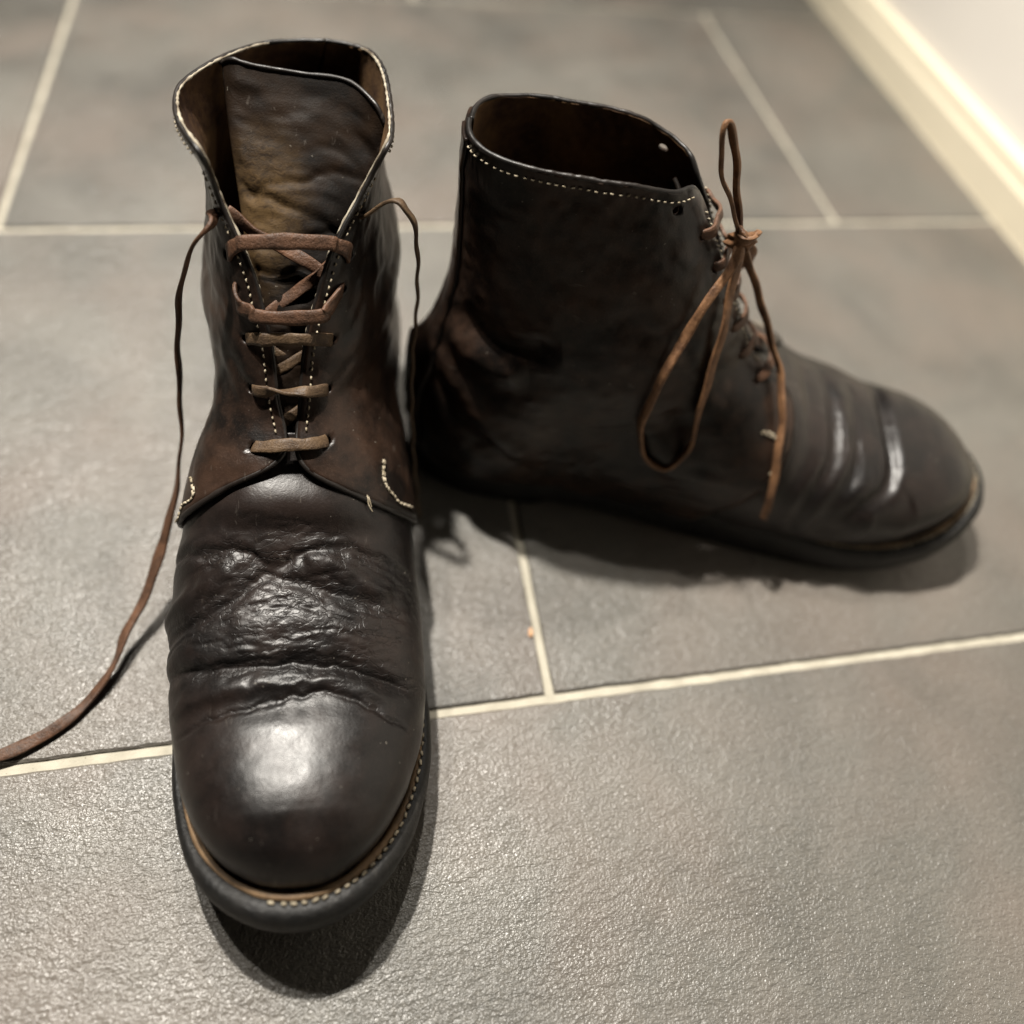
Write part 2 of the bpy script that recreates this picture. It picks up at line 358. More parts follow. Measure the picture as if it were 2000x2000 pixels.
class Boot:
    def __init__(b, opened):
        b.opened = opened
        LAST.update(T=T_Z, B=S_B, F=S_F) if opened else LAST.update(T=T_FLAT, B=S_B2, F=S_F2)
        b.sg = -1.0 if opened else 1.0
    def post(b, P):
        """slack of the unlaced boot: the shaft leans to one side"""
        P = np.array(P, float)
        if b.opened:
            P[..., 0] += -.0088 * ss(P[..., 2], .055, .125)
        else:
            k = ss(P[..., 2], .10, .205)
            P[..., 0] -= .0065 * k; P[..., 2] *= 1 + .008 * k
        return P
    def edge_q(b, z, side):
        if b.opened:
            zs = [.098, .1010, .1040, .117, .135, .152, .165, .1755, .19, .205]
            qs = [.0085, .0034, .0017, .0040, .0060, .0095, .0128, .0180, .0225, .0250]
        else:
            zs = [.098, .1010, .1040, .118, .136, .16, .18, .205]
            qs = [.0085, .0045, .0030, .0030, .0034, .0040, .0048, .0060]
        return smoothtab(np.asarray(z, float), zs, qs)
    def theta_edge(b, side):
        zz = np.linspace(.018, .212, 110); th = np.linspace(0, np.pi, 241)
        Z, T = np.meshgrid(zz, th, indexing='ij')
        O = np.stack([0 * Z, .050 + 0 * Z, Z], -1); D = np.stack([side * np.sin(T), np.cos(T), 0 * Z], -1)
        S = shoot(O, D, .26, 20)
        out = []
        for i, z in enumerate(zz):
            q = np.abs(S[i, :, 0]); y = S[i, :, 1]
            if z >= .1010:
                j = int(np.argmax(q)); out.append(np.interp(float(b.edge_q(z, side)), np.maximum.accumulate(q[:j + 1]), th[:j + 1]))
            else:
                ye = float(smoothtab(np.array([z]), [.018, .03, .05, .07, .083, .0925, .097, .1010], [.135, .142, .155, .1640, .1665, .1650, .1622, .1588])[0]) + (0 if b.opened else .008 * (1 - ss(z, .088, .1010)))
                out.append(np.interp(-ye, -y, th))
        out = np.array(out)
        k = np.array([1, 2, 3, 2, 1.]) / 9
        pad = np.r_[out[0], out[0], out, out[-1], out[-1]]
        return zz, np.convolve(pad, k, 'valid')
    def quarter(b, side, R=200, C=180):
        zz, te = b.theta_edge(side)
        s = 1 - (1 - np.linspace(0, 1, C)) ** 1.0
        d = (1 - s) * .122
        r = .0085
        ztop = .205 - (.0022 if b.opened else .0004) * np.sin(np.pi * s) - np.where(d < r, r - np.sqrt(np.maximum(r * r - (r - d) ** 2, 0)), 0)
        if not b.opened: ztop = ztop - .0065 * ss(s, .70, 1.0)
        if b.opened: ztop = ztop - .0048 * (1 - ss(s, .05, .45)) - (.004 * ss(s, .5, 1.0) if side > 0 else 0)
        zlow = .021
        v = np.linspace(0, 1, R)
        z = zlow + v[:, None] * (ztop[None] - zlow)
        th = np.pi + (np.interp(z, zz, te) - np.pi) * s[None]
        O = np.stack([0 * z, .050 + 0 * z, z], -1); D = np.stack([side * np.sin(th), np.cos(th), 0 * z], -1)
        P = shoot(O, D, .26, 22)
        N = last_normal(P)
        lift = .0022 + .0034 * np.exp(-((P[..., 2] - .098) / .010) ** 2 - (P[..., 0] / .026) ** 2) * ss(s, .82, 1.0)[None]
        # soft unevenness of worn leather and the folds at the ankle
        u = np.cumsum(np.r_[0, np.linalg.norm(np.diff(P[R // 2], axis=0), axis=1)])
        U = np.broadcast_to(u[None], z.shape)
        sd = 3 if b.opened else 11
        w = .0006 * vnoise(U * 60 + 7 * side, z * 75, sd) + .00030 * vnoise(U * 170, z * 200 + 3 * side, sd + 1)
        crease = .10 * np.ones_like(z)
        for L, A, wd, ck in b.quarter_folds(side):
            dd, fr = seg_dist(np.stack([P[..., 1], P[..., 2]], -1), L)
            tp = np.clip(np.minimum(fr, 1 - fr) * 5, 0, 1)
            g = np.exp(-(dd / wd) ** 2)
            w = w + A * g * tp; crease = crease + ck * g * tp
        P = P + N * (lift + w)[..., None]
        if b.opened:
            # the loosened collar: the rim bows out to where it hangs open
            if side < 0:
                ks, ty, tq = [0, .08, .18, .35, .55, .75, .9, 1], [.000, .0010, .0070, .0245, .046, .066, .082, .091], [.003, -.0105, -.0255, -.0400, -.0515, -.050, -.043, -.037]
            else:
                ks, ty, tq = [0, .08, .2, .45, .7, .88, 1], [.000, .0010, .0075, .027, .052, .070, .080], [.003, .0135, .0230, .0290, .0315, .0315, .0285]
            g = (ss(z, .148, .205) ** 1.35 if side < 0 else ss(z, .135, .205))
            g = g * (1 - (.80 if side > 0 else .35) * ss(s, .60, .95)[None] * (1 - ss(z, .168, .203)))
            bul = np.sin(np.pi * np.clip(s, 0, 1)) ** 1.2
            P[..., 0] += side * (.0085 if side > 0 else .0030) * bul[None] * ss(z, .085 if side > 0 else .075, .135 if side > 0 else .110) * (1 - g)
            P = b.post(P)
            rim = crom(np.stack([ks, ty, tq], -1), 300); ty = np.interp(s, rim[:, 0], rim[:, 1]) + .006; tq = np.interp(s, rim[:, 0], rim[:, 2])
            P[..., 0] = P[..., 0] * (1 - g) + tq[None] * g
            P[..., 1] = P[..., 1] * (1 - g) + ty[None] * g
        else:
            P = b.post(P)
        return dict(P=P, s=s, z=z, ztop=ztop, zlow=zlow, crease=np.clip(crease, 0, 1), side=side)
    def quarter_folds(b, side):
        if b.opened:
            return [([(.060, .118), (.085, .112), (.110, .118)], -.0012, .004, .25),
                    ([(.050, .140), (.080, .136), (.100, .142)], -.0010, .004, .2),
                    ([(.120, .126), (.128, .122), (.136, .119)], -.0005, .0015, .5),
                    ([(.140, .092), (.148, .088), (.156, .087)], -.0006, .002, .5),
                    ([(.02, .105), (.045, .098), (.07, .085)], -.0014, .006, .2)]
        return [([(.010, .128), (.020, .122), (.034, .121), (.056, .127)], -.0042, .0066, .2),
                ([(.006, .116), (.016, .108), (.030, .107), (.044, .110)], .0030, .0068, .0),
                ([(.004, .100), (.022, .078), (.045, .058), (.062, .046)], .0032, .0065, .0),
                ([(-.002, .088), (.014, .068), (.036, .046)], -.0018, .006, .1),
                ([(.070, .150), (.095, .138), (.115, .136)], -.0014, .006, .1),
                ([(.110, .100), (.130, .078), (.142, .060)], -.0024, .007, .2),
                ([(.098, .092), (.118, .070), (.130, .050)], .0020, .007, .0)]
    # sampling of a quarter's outer surface
    def at(b, Q, s, z):
        s = np.atleast_1d(np.asarray(s, float)); z = np.atleast_1d(np.asarray(z, float))
        R, C = Q['z'].shape
        ci = np.clip(s * (C - 1), 0, C - 1.001); c0 = ci.astype(int); fc = (ci - c0)[:, None]
        zt = np.interp(s, Q['s'], Q['ztop'])
        ri = np.clip((z - Q['zlow']) / (zt - Q['zlow']) * (R - 1), 0, R - 1.001); r0 = ri.astype(int); fr = (ri - r0)[:, None]
        P = Q['P']
        return (P[r0, c0] * (1 - fc) + P[r0, c0 + 1] * fc) * (1 - fr) + (P[r0 + 1, c0] * (1 - fc) + P[r0 + 1, c0 + 1] * fc) * fr
    def s_in(b, Q, d, z):
        """column fraction at distance d (m) from the facing edge at height z"""
        z = np.atleast_1d(z); ss_ = np.linspace(.6, 1, 120); out = []
        for zi, di in zip(z, np.broadcast_to(d, z.shape)):
            p = b.at(Q, ss_, np.full(120, zi)); l = np.r_[0, np.cumsum(np.linalg.norm(np.diff(p, axis=0), axis=1))]
            out.append(np.interp(l[-1] - di, l, ss_))
        return np.array(out)
    def nrm(b, Q, s, z):
        e = .004
        ds = b.at(Q, np.clip(np.asarray(s) + e, 0, 1), z) - b.at(Q, np.clip(np.asarray(s) - e, 0, 1), z)
        dz = b.at(Q, s, np.asarray(z) + .0008) - b.at(Q, s, np.asarray(z) - .0008)
        return unit(np.cross(dz, ds) * -Q['side'])

def stitches(P, N, L=.0020, gap=.0031, w=.00042, lift=.0006):
    """a run of short thread dashes along a path on the leather"""
    P = np.asarray(P); ln = np.r_[0, np.cumsum(np.linalg.norm(np.diff(P, axis=0), axis=1))]
    parts = []
    rng = np.random.RandomState(len(P))
    for a in np.arange(gap * .5, ln[-1] - L, gap):
        a = a + rng.uniform(-.0003, .0003)
        p0 = np.array([np.interp(a, ln, P[:, k]) for k in range(3)]); p1 = np.array([np.interp(a + L * rng.uniform(.8, 1.1), ln, P[:, k]) for k in range(3)])
        n = unit(np.array([np.interp(a, ln, N[:, k]) for k in range(3)]))
        t = unit(p1 - p0); sd = np.cross(n, t); m = (p0 + p1) / 2 + n * lift
        t = unit(t + sd * rng.uniform(-.22, .22)); h = np.linalg.norm(p1 - p0) / 2
        p0 = m - t * h - n * lift * 1.6; p1 = m + t * h - n * lift * 1.6
        V = [p0, p1] + [m - t * h * .55 + o for o in (sd * w, n * w, -sd * w, -n * w)] + [m + t * h * .55 + o for o in (sd * w, n * w, -sd * w, -n * w)]
        Fc = []
        for j in range(4):
            k = (j + 1) % 4
            Fc += [(0, 2 + k, 2 + j), (1, 6 + j, 6 + k), (2 + j, 2 + k, 6 + k, 6 + j)]
        parts.append((np.array(V), Fc))
    return merge(parts)

ROWZ = {True: [.1048, .1195, .1360, .1525, .1630, .1740, .1880], False: [.1045, .1180, .1330, .1480, .1640, .1790, .1930]}
def hole_spots(b, Q):
    z = np.array(ROWZ[b.opened]); d = np.array([.0125, .0112, .0112, .0115, .0115, .0115, .0115 if b.opened else (.0215 if Q['side'] > 0 else .0260)])
    return b.s_in(Q, d, z), z

CREASES = [  # (line in q,y on the vamp, depth, width, crack)
    ([(-.0600, .1660), (-.0537, .1688), (-.0282, .1761), (-.0054, .1795), (.0165, .1793), (.0379, .1762)], -.0010, .0038, .1),
    ([(-.0610, .1735), (-.0551, .1768), (-.0397, .1828), (-.0207, .1854), (-.0175, .1891), (-.0108, .1905), (-.0041, .1898), (-.0006, .1874), (.016, .1846), (.0267, .1856), (.0400, .1890), (.0470, .1925)], -.0013, .0017, .9),
    ([(-.0580, .1755), (-.0400, .1842), (-.0240, .1870)], -.0005, .0008, .8),
    ([(.0000, .1865), (.0150, .1862), (.0290, .1876), (.0420, .1915)], -.0005, .0008, .8),
    ([(-.0215, .1885), (-.0108, .1912), (-.0010, .1898)], -.0008, .0026, .3),
    ([(.0000, .1895), (.0080, .1897), (.0155, .1918), (.0261, .1965), (.0350, .1990)], .0021, .0040, .1),
    ([(-.0200, .1915), (-.0066, .1956), (.0097, .2003), (.0205, .2032), (.0330, .2022)], -.0019, .0024, .9),
    ([(-.0620, .1965), (-.0480, .1962), (-.0353, .1938), (-.0220, .1890)], .0019, .0040, .1),
    ([(-.0610, .2080), (-.0391, .2051), (-.0257, .201), (-.0177, .1954), (-.0080, .1940)], -.0017, .0023, .9),
    ([(-.0580, .2125), (-.0387, .2089), (-.0240, .2032)], -.0005, .0010, .8),
    ([(-.0600, .2040), (-.0430, .2020), (-.0300, .1975)], -.0003, .0008, .6),
    ([(-.0020, .1985), (.0120, .2040), (.0260, .2070), (.0400, .2050)], -.0004, .0008, .7),
    ([(-.0140, .2000), (.0030, .2060), (.0180, .2105), (.0330, .2120)], -.0003, .0008, .6),
    ([(.0300, .1900), (.0380, .1960), (.0440, .2040)], -.0004, .0010, .5),
    ([(-.0620, .2175), (-.0378, .2233), (-.0172, .2248), (-.0013, .2249), (.0146, .2267), (.0252, .2294), (.0480, .2325)], -.0021, .0026, .7),
    ([(-.0620, .2175), (-.0378, .2233), (-.0172, .2248), (-.0013, .2249), (.0146, .2267), (.0252, .2294), (.0480, .2325)], -.0006, .0007, .5),
    ([(-.0450, .2205), (-.0253, .2231), (-.0118, .2221), (.0042, .2219), (.0199, .2247), (.0380, .2290)], -.0004, .0008, .8),
    ([(-.0540, .2300), (-.0450, .2322), (-.02, .2310), (.0, .2300), (.018, .2325), (.036, .2380)], .0015, .0034, .1),
    ([(-.0520, .2440), (-.0324, .2402), (-.0166, .2375), (-.0011, .2351), (.0093, .2346), (.0198, .2378), (.0329, .2439), (.0440, .2475)], -.0008, .0010, .6),
    ([(-.030, .2130), (-.008, .2095), (.012, .2120), (.032, .2110)], .0010, .0065, .3),
]
def vamp_parts(b):
    R, C = 300, 250
    t = np.linspace(0, 1, R)
    y = .29135 - .1440 * t ** 1.45
    a = np.linspace(-.52, np.pi + .52, C)
    l = smoothtab(y, W_Y, W_L); r = smoothtab(y, W_Y, W_R); c = (l + r) / 2
    zt = smoothtab(y, T_Y, LAST['T']); zb = smoothtab(y, T_Y, B_Z); zc = zb + .36 * (zt - zb)
    O = np.stack([np.broadcast_to(k[:, None], (R, C)) for k in (c, y, zc)], -1)
    D = np.stack([np.broadcast_to(np.cos(a)[None], (R, C)), np.zeros((R, C)), np.broadcast_to(np.sin(a)[None], (R, C))], -1)
    P = shoot(O, D, .14, 24); N = last_normal(P)
    q, yy = P[..., 0], P[..., 1]
    if b.opened: lines = CREASES
    else:   # the other boot's creases: fewer, one deep fold behind the toe
        lines = [([(-.040, .240), (-.02, .2370), (.005, .2355), (.024, .2350), (.036, .2295), (.0435, .2180), (.0480, .2040), (.0495, .1920)], -0.00216, 0.00314, .2),
                 ([(-.040, .2465), (-.02, .2435), (.005, .2420), (.026, .2410), (.039, .2345), (.0460, .2230), (.0500, .2090)], 0.00058, 0.00470, .0),
                 ([(-.040, .2330), (-.02, .2300), (.005, .2285), (.020, .2280), (.032, .2230), (.0400, .2120), (.0450, .1990)], 0.00101, 0.00381, .1),
                 ([(-.030, .220), (.005, .2165), (.025, .2150), (.040, .2080), (.048, .1960)], -0.00173, 0.00358, .3),
                 ([(-.020, .2110), (.010, .2090), (.028, .2075), (.042, .2000), (.049, .1900)], 0.00115, 0.00358, .1),
                 ([(-.030, .204), (.005, .2025), (.028, .2005), (.042, .1930), (.049, .1840)], -0.00144, 0.00336, .3),
                 ([(.000, .1960), (.024, .1950), (.040, .1880), (.048, .1800)], 0.00086, 0.00358, .1),
                 ([(-.03, .190), (.0, .188), (.03, .186), (.046, .178)], -0.00101, 0.00381, .2),
                 ([(.036, .2480), (.043, .2400), (.0475, .2280)], -0.00072, 0.00448, .0)]
    w = np.zeros((R, C)); cr = np.zeros((R, C)); sf = ss(P[..., 2] - zb[:, None], .002, .016)
    QY = np.stack([q, yy], -1)
    wk = 1.0 if b.opened else .25
    wob = wk * np.stack([.0007 * vnoise(q * 330, yy * 330, 21), .0009 * vnoise(q * 260, yy * 260, 22)], -1)
    for L, A, wd, ck in lines:
        L = crom(np.array(L), 26)
        d, fr = seg_dist(QY + wob, L)
        tp = np.clip(np.minimum(fr, 1 - fr) * 7, .0, 1); tp = tp * tp * (3 - 2 * tp)
        w += A * np.exp(-(d / wd) ** 2) * tp * sf
        cr += ck * np.exp(-(d / .0026) ** 2) * np.clip(tp + .25, 0, 1)
    rng = np.random.RandomState(17 if b.opened else 18)
    for _ in range(64 if b.opened else 26):        # fine flex wrinkles, each its own short line
        qc = rng.uniform(-.050, .042); yc = rng.uniform(.174, .231 if b.opened else .226); ln = rng.uniform(.006, .016)
        sl = rng.uniform(-.35, .35) - qc * 3.0 * (1 if yc > .2 else -.3); bd = rng.uniform(-.0016, .0016)
        x = np.array([-1, -.5, 0, .5, 1.0])
        L = np.stack([qc + ln * x, yc + ln * sl * x * .6 + bd * (x * x - .5) + rng.uniform(-.0006, .0006, 5)], -1)
        m = (np.abs(q - qc) < ln + .004) & (np.abs(yy - yc) < .016)
        if not m.any(): continue
        d, fr = seg_dist((QY + wob)[m], crom(L, 12)); tp = np.clip(np.minimum(fr, 1 - fr) * 3, 0, 1)
        w[m] -= rng.uniform(.00016, .00038) * np.exp(-(d / rng.uniform(.0005, .0009)) ** 2) * tp * sf[m]
        cr[m] += .30 * np.exp(-(d / .0016) ** 2) * tp
    if b.opened:
        pl = np.exp(-(((q + .002) / .042) ** 4) - (((yy - .203) / .020) ** 4))
        w += pl * (.00026 * vnoise(q * 170 + yy * 90, yy * 480, 31) + .00017 * vnoise(q * 380 - yy * 120, yy * 900, 32))
        cr += .22 * pl
        pk = np.exp(-((q + .000) / .026) ** 4 - ((yy - .1700) / .0085) ** 2)
        w += .0034 * pk
    w += wk * (.00024 * vnoise(q * 75, yy * 75, 33) * ss(.29 - yy, .0, .03) + .00008 * vnoise(q * 230, yy * 230, 34))
    cr = np.clip(cr + .08 * ss(.235 - yy, -.005, .01), 0, 1)
    P = P + N * w[..., None]
    P[..., 2] = np.maximum(P[..., 2], (zb - .005)[:, None])
    return b.post(P), N, cr

def tongue_grid(b):
    if b.opened:
        K = [[(-.024, .158, .0905), (-.017, .163, .093), (-.009, .165, .094), (-.001, .163, .093), (.006, .158, .0905)],
             [(-.023, .130, .113), (-.018, .134, .1145), (-.009, .1365, .115), (.001, .134, .1145), (.009, .129, .113)],
             [(-.0245, .106, .138), (-.020, .111, .139), (-.009, .113, .140), (.002, .111, .139), (.013, .105, .138)],
             [(-.0285, .081, .162), (-.022, .085, .1625), (-.008, .087, .163), (.008, .085, .1625), (.021, .080, .161)],
             [(-.034, .054, .187), (-.024, .058, .184), (-.006, .060, .184), (.012, .060, .183), (.0265, .066, .180)],
             [(-.0375, .032, .2060), (-.026, .036, .2040), (-.006, .037, .2020), (.014, .041, .2020), (.0285, .057, .198)]]
    else:
        K = []
        for z in (.092, .115, .138, .16, .178, .19):
            yf = float(smoothtab(np.array([z]), S_Z, LAST['F'])[0]) - .006 if z > .1 else .163
            K.append([(x, yf - 9 * x * x, z - .0) for x in (-.018, -.010, 0, .010, .018)])
    K = np.array(K)
    C, R = 90, 130
    A = np.stack([crom(k, C) for k in K])                 # smooth across, then along
    G = np.stack([crom(A[:, j], R) for j in range(C)], 1)
    uu = np.linspace(-1, 1, C); G[..., 2] -= (.0050 * (np.clip(np.abs(uu) - .80, 0, 1) / .20) ** 2)[None] * (np.linspace(0, 1, R) ** 3)[:, None]
    du = np.gradient(G, axis=1); dv = np.gradient(G, axis=0); N = unit(np.cross(du, dv))
    if N[..., 1].mean() < 0: N = -N
    u, v = np.meshgrid(np.linspace(-1, 1, C), np.linspace(0, 1, R))
    edge = ss(np.minimum(np.minimum(1 - np.abs(u), (1 - v) * 2), .25), .0, .16)
    w = .0009 * vnoise(u * 2.1 + 4, v * 5.5, 41) + .00065 * vnoise(u * 2.6 + 9, v * 24, 42) + .00042 * vnoise(u * 4 + v * 6, v * 64, 43)
    fold = np.zeros_like(w)
    for vc, am, sl in ((.60, -.0016, .05), (.66, -.0012, -.04), (.52, -.0014, .03), (.74, -.0010, .06), (.38, -.0012, -.05), (.30, -.0010, .03)):
        fold += am * np.exp(-((v - vc - sl * u - .012 * vnoise(u * 4, v * 0 + vc * 50, 44)) / .012) ** 2)
    G = G + N * ((w + fold) * edge)[..., None]
    cr = np.clip(.30 + .35 * vnoise(u * 3, v * 6, 45), 0, 1)
    return G, N, cr

def outline2d(n=300):
    y = np.unique(np.r_[W_Y[0] + .3 * (np.linspace(0, 1, 260) ** 2.2), W_Y[-1] - .3 * (np.linspace(0, 1, 260) ** 2.2)]); y = y[(y >= W_Y[0]) & (y <= W_Y[-1])]
    r = smoothtab(y, W_Y, W_R); l = smoothtab(y, W_Y, W_L)
    P = np.vstack([np.stack([r, y], -1), np.stack([l, y], -1)[::-1][1:-1]])
    P = np.vstack([P, P[:1]])
    L = np.r_[0, np.cumsum(np.linalg.norm(np.diff(P, axis=0), axis=1))]
    s = np.linspace(0, L[-1], n, endpoint=False)
    P = np.stack([np.interp(s, L, P[:, k]) for k in (0, 1)], -1)
    for _ in range(3): P = (np.roll(P, 1, 0) + 2 * P + np.roll(P, -1, 0)) / 4
    T = unit(np.roll(P, -1, 0) - np.roll(P, 1, 0)); Nn = np.stack([T[:, 1], -T[:, 0]], -1)
    return P, Nn
def sole_frame():
    P, Nn = outline2d()
    q, y = P[:, 0], P[:, 1]
    m = np.interp(y, [-.01, .03, .09, .14, .20, .235, .262, .285, .292], [.0035, .0035, .0020, .0025, .0040, .0052, .0070, .0098, .0104])
    m = m + np.where(q > 0, .0012, -.0004) * ss(y, .14, .22) * (1 - ss(y, .262, .29))
    P = P - Nn * (np.interp(y, [-.01, .1, .15, .20, .24, .27, .292], [.002, .0035, .0055, .0048, .0022, .0006, .0])[:, None])
    zt = smoothtab(y, T_Y, B_Z) + .0005
    zb = .0230 * np.clip((y - .180) / .110, 0, 2) ** 2 + .006 * ss(y, .062, .070) * (1 - ss(y, .105, .150))
    return P, Nn, m, zt, zb

def build_boot(name, opened, heel, fwd, label):
    b = Boot(opened); sg = b.sg
    root = bpy.data.objects.new(name, None); link(root)
    root.empty_display_size = .05
    fwd = np.array(fwd, float); fwd /= np.linalg.norm(fwd)
    root.location = (heel[0], heel[1], 0)
    root.rotation_euler = (0, 0, math.atan2(-fwd[0], fwd[1]))
    root['label'] = label; root['category'] = 'boot'; root['group'] = 'pair of worn leather ankle boots'

    # --- outsole, welt
    P, Nn, m, zt, zb = sole_frame()
    n = len(P); rng = np.random.RandomState(5)
    prof = [(-.012, None, zt - .003), (None, .10, zt - .0012), (None, .34, zt + .0004), (None, .58, zt + .0012), (None, .80, zt + .0004), (None, .95, zt - .0022),
            (None, 1.0, zt - .0060), (None, .99, np.maximum(zt - .011, zb + .006)), (None, .93, zb + .0030), (None, .80, zb + .0008), (None, .55, zb), (-.014, None, zb)]
    rows = []
    for ab, fm, z in prof:
        o = np.full(n, ab) if ab is not None else fm * m
        rows.append(np.stack([*(P + Nn * o[:, None]).T, z], -1))
    G = np.stack(rows)
    G[5:8] += .0003 * vnoise(np.arange(n)[None] * .35 + np.zeros((3, 1)), np.arange(3)[:, None] * .8 + np.zeros((1, n)), 51)[..., None]
    Fc = grid_faces(len(prof), n, True)
    nv = len(prof) * n
    V = np.vstack([loc3(G.reshape(-1, 3), sg), loc3([[0, .13, .024], [0, .13, .004]], sg)])
    out = np.vstack([np.broadcast_to(np.stack([*Nn.T, np.zeros(n)], -1)[None], G.shape).reshape(-1, 3), [[0, 0, 1], [0, 0, -1]]]) * [sg, 1, 1]
    sel = Fc[(Fc // n).min(1) >= 4]; sel = sel[(sel // n).max(1) <= 8]
    if len(orient(V, sel, out)) and not np.array_equal(orient(V, sel, out), sel): Fc = Fc[:, ::-1]
    j = np.arange(n); j2 = (j + 1) % n
    caps = [(nv, int(a), int(c)) for a, c in zip(j, j2)] + [(nv + 1, int((len(prof) - 1) * n + c), int((len(prof) - 1) * n + a)) for a, c in zip(j, j2)]
    sole = mesh_obj('outsole', V, [tuple(f) for f in Fc] + caps, M_SOLE, root)
    # welt: the pale strip between upper and rubber, from waist to waist round the toe
    idx = np.where(P[:, 1] > .135)[0]
    # make the run contiguous round the toe
    k0 = int(np.argmax(P[:, 1])); run = [(k0 + i) % n for i in range(-n // 2, n // 2) if P[(k0 + i) % n, 1] > .135]
    wp = np.stack([*(P + Nn * (.17 * m + .0002)[:, None])[run].T, (zt + .0006)[run]], -1)
    wv, wf = tube_data(loc3(wp, sg), .0015 + .0003 * vnoise(np.arange(len(run)) * .3, np.zeros(len(run)), 3), 10)
    welt = mesh_obj('welt', wv, wf, M_WELT, root)
    # welt stitches on the outer half of the toe
    ws = [i for i in run if P[i, 1] > .205 and P[i, 0] > -.012]
    sp = np.stack([*(P + Nn * (.36 * m + .0004)[:, None])[ws].T, (zt + .0012)[ws]], -1)
    lp = loc3(crom(sp, 160), sg)
    up = np.tile([0, 0, 1.0], (160, 1))
    V, Fs = stitches(lp, up, .0030, .0037, .00062, .0005)
    st = mesh_obj('stitching', V, Fs, M_THREAD_DIRTY, welt); st['kind'] = 'stuff'

    # --- vamp
    P, N, cr = vamp_parts(b)
    if opened: # the vamp ends in a short peak under the facings
        pass
    V = loc3(P, sg); Fc = grid_faces(*P.shape[:2]); Fc = orient(V, Fc, N * [sg, 1, 1])
    vamp = mesh_obj('vamp', V, Fc, [M_VAMP, M_LINING], root, attrs={'crease': cr})
    so = vamp.modifiers.new('thickness', 'SOLIDIFY'); so.thickness = .0018; so.offset = -1; so.material_offset = 1

    # --- quarters
    QS = {}
    for side in (-1, 1):
        Q = b.quarter(side); QS[side] = Q
        P = Q['P'].copy(); R, C = Q['z'].shape
        hs, hz = hole_spots(b, Q)
        keep = np.ones((R - 1, C - 1), bool)
        cen = (P[:-1, :-1] + P[1:, :-1] + P[:-1, 1:] + P[1:, 1:]) / 4
        for hi, h in enumerate(b.at(Q, hs, hz)):
            hr = .0021 if hi < 6 else .0026
            sc = np.array([1, 1, 1.25])      # the holes are drawn a little wide
            d = np.linalg.norm((cen - h) * sc, axis=-1); hole = d < hr
            keep &= ~hole
            dv = np.linalg.norm((P - h) * sc, axis=-1)
            touch = np.zeros((R, C), bool)
            for a, c in ((0, 0), (1, 0), (0, 1), (1, 1)):
                touch[a:R - 1 + a, c:C - 1 + c] |= hole
            ring = touch & (dv > .0010)
            P[ring] = h + (P[ring] - h) * (hr / dv[ring])[:, None]
        du = np.gradient(P, axis=1); dz = np.gradient(P, axis=0); Nq = unit(np.cross(dz, du)) * -side
        V = loc3(P, sg); Fc = grid_faces(R, C, keep=keep); Fc = orient(V, Fc, Nq * [sg, 1, 1])
        qo = mesh_obj('quarter', V, Fc, [M_QUARTER, M_LINING], root, attrs={'crease': Q['crease']})
        so = qo.modifiers.new('thickness', 'SOLIDIFY'); so.thickness = .0021; so.offset = -1; so.material_offset = 1
        # rolled binding along the lower front edge, the facing and the collar
        zt1 = Q['ztop'][-1]
        e1 = b.at(Q, np.ones(260), np.linspace(.045, zt1, 260)); n1 = b.nrm(Q, np.full(260, .994), np.linspace(.045, zt1 - .001, 260))
        sc_ = np.linspace(1, 0, 200)[1:]; zc_ = np.interp(sc_, Q['s'], Q['ztop'])
        e2 = b.at(Q, sc_, zc_); n2 = b.nrm(Q, np.clip(sc_, .01, .99), zc_ - .0015)
        E = np.vstack([e1, e2]); Nn2 = np.vstack([n1, n2])
        for _ in range(6): E[1:-1] = (E[:-2] + 2 * E[1:-1] + E[2:]) / 4
        rad = np.r_[np.interp(np.linspace(.045, zt1, 260), [.045, .06, .098, .106, .115, .21], [.0010, .0012, .0013, .0011, .0009, .0010]), np.full(199, .0011)]
        rad = rad * (1 + .14 * vnoise(np.arange(len(rad)) * .23, np.zeros(len(rad)), 61 + side))
        tv, tf = tube_data(loc3(E - Nn2 * .0010, sg), rad, 10, up=loc3(Nn2, sg))
        mesh_obj('edge_binding', tv, tf, M_BIND, qo, attrs={'crease': np.zeros(len(tv))})
        if opened:   # pale raw edge showing inside the worn binding
            k = slice(150, 430)
            tv, tf = tube_data(loc3((E - Nn2 * .0019)[k], sg) + [0, 0, .0004], .00055 * (1 + .5 * vnoise(np.arange(280) * .4, np.zeros(280), 71)), 6, up=loc3(Nn2, sg)[k])
            mesh_obj('raw_edge', tv, tf, M_RAW, qo)
        # stitching: inside the facing edge and below the collar
        zf = np.linspace(.1075, zt1 - .003, 150)
        sf = b.s_in(Q, .0034, zf); pf = b.at(Q, sf, zf); nf = b.nrm(Q, sf, zf)
        sC = np.linspace(.955, 0, 160); zC = np.interp(sC, Q['s'], Q['ztop']) - .0040
        pC = b.at(Q, sC, zC); nC = b.nrm(Q, np.clip(sC, .01, .99), zC)
        V, Fs = merge([stitches(loc3(pf, sg), loc3(nf, sg)), stitches(loc3(pC, sg), loc3(nC, sg))])
        st = mesh_obj('stitching', V, Fs, M_THREAD, qo); st['kind'] = 'stuff'
        # bar tack: a short double seam above the lower front corner, then down along the edge
        dsh = 0.0 if opened else .008
        path = ([(.0317, .1485, .0890), (.0315, .1530, .0880), (.0316, .1573, .0862), (.0336, .1603, .0825), (.0385, .1616, .0725), (.0405, .1600, .0660)] if side > 0 else
                [(-.0425, .1535, .0848), (-.0396, .1552, .0875), (-.0386, .1590, .0872), (-.0388, .1622, .0862), (-.0420, .1640, .0815), (-.0470, .1632, .0740), (-.0500, .1615, .0680)])
        seams = []
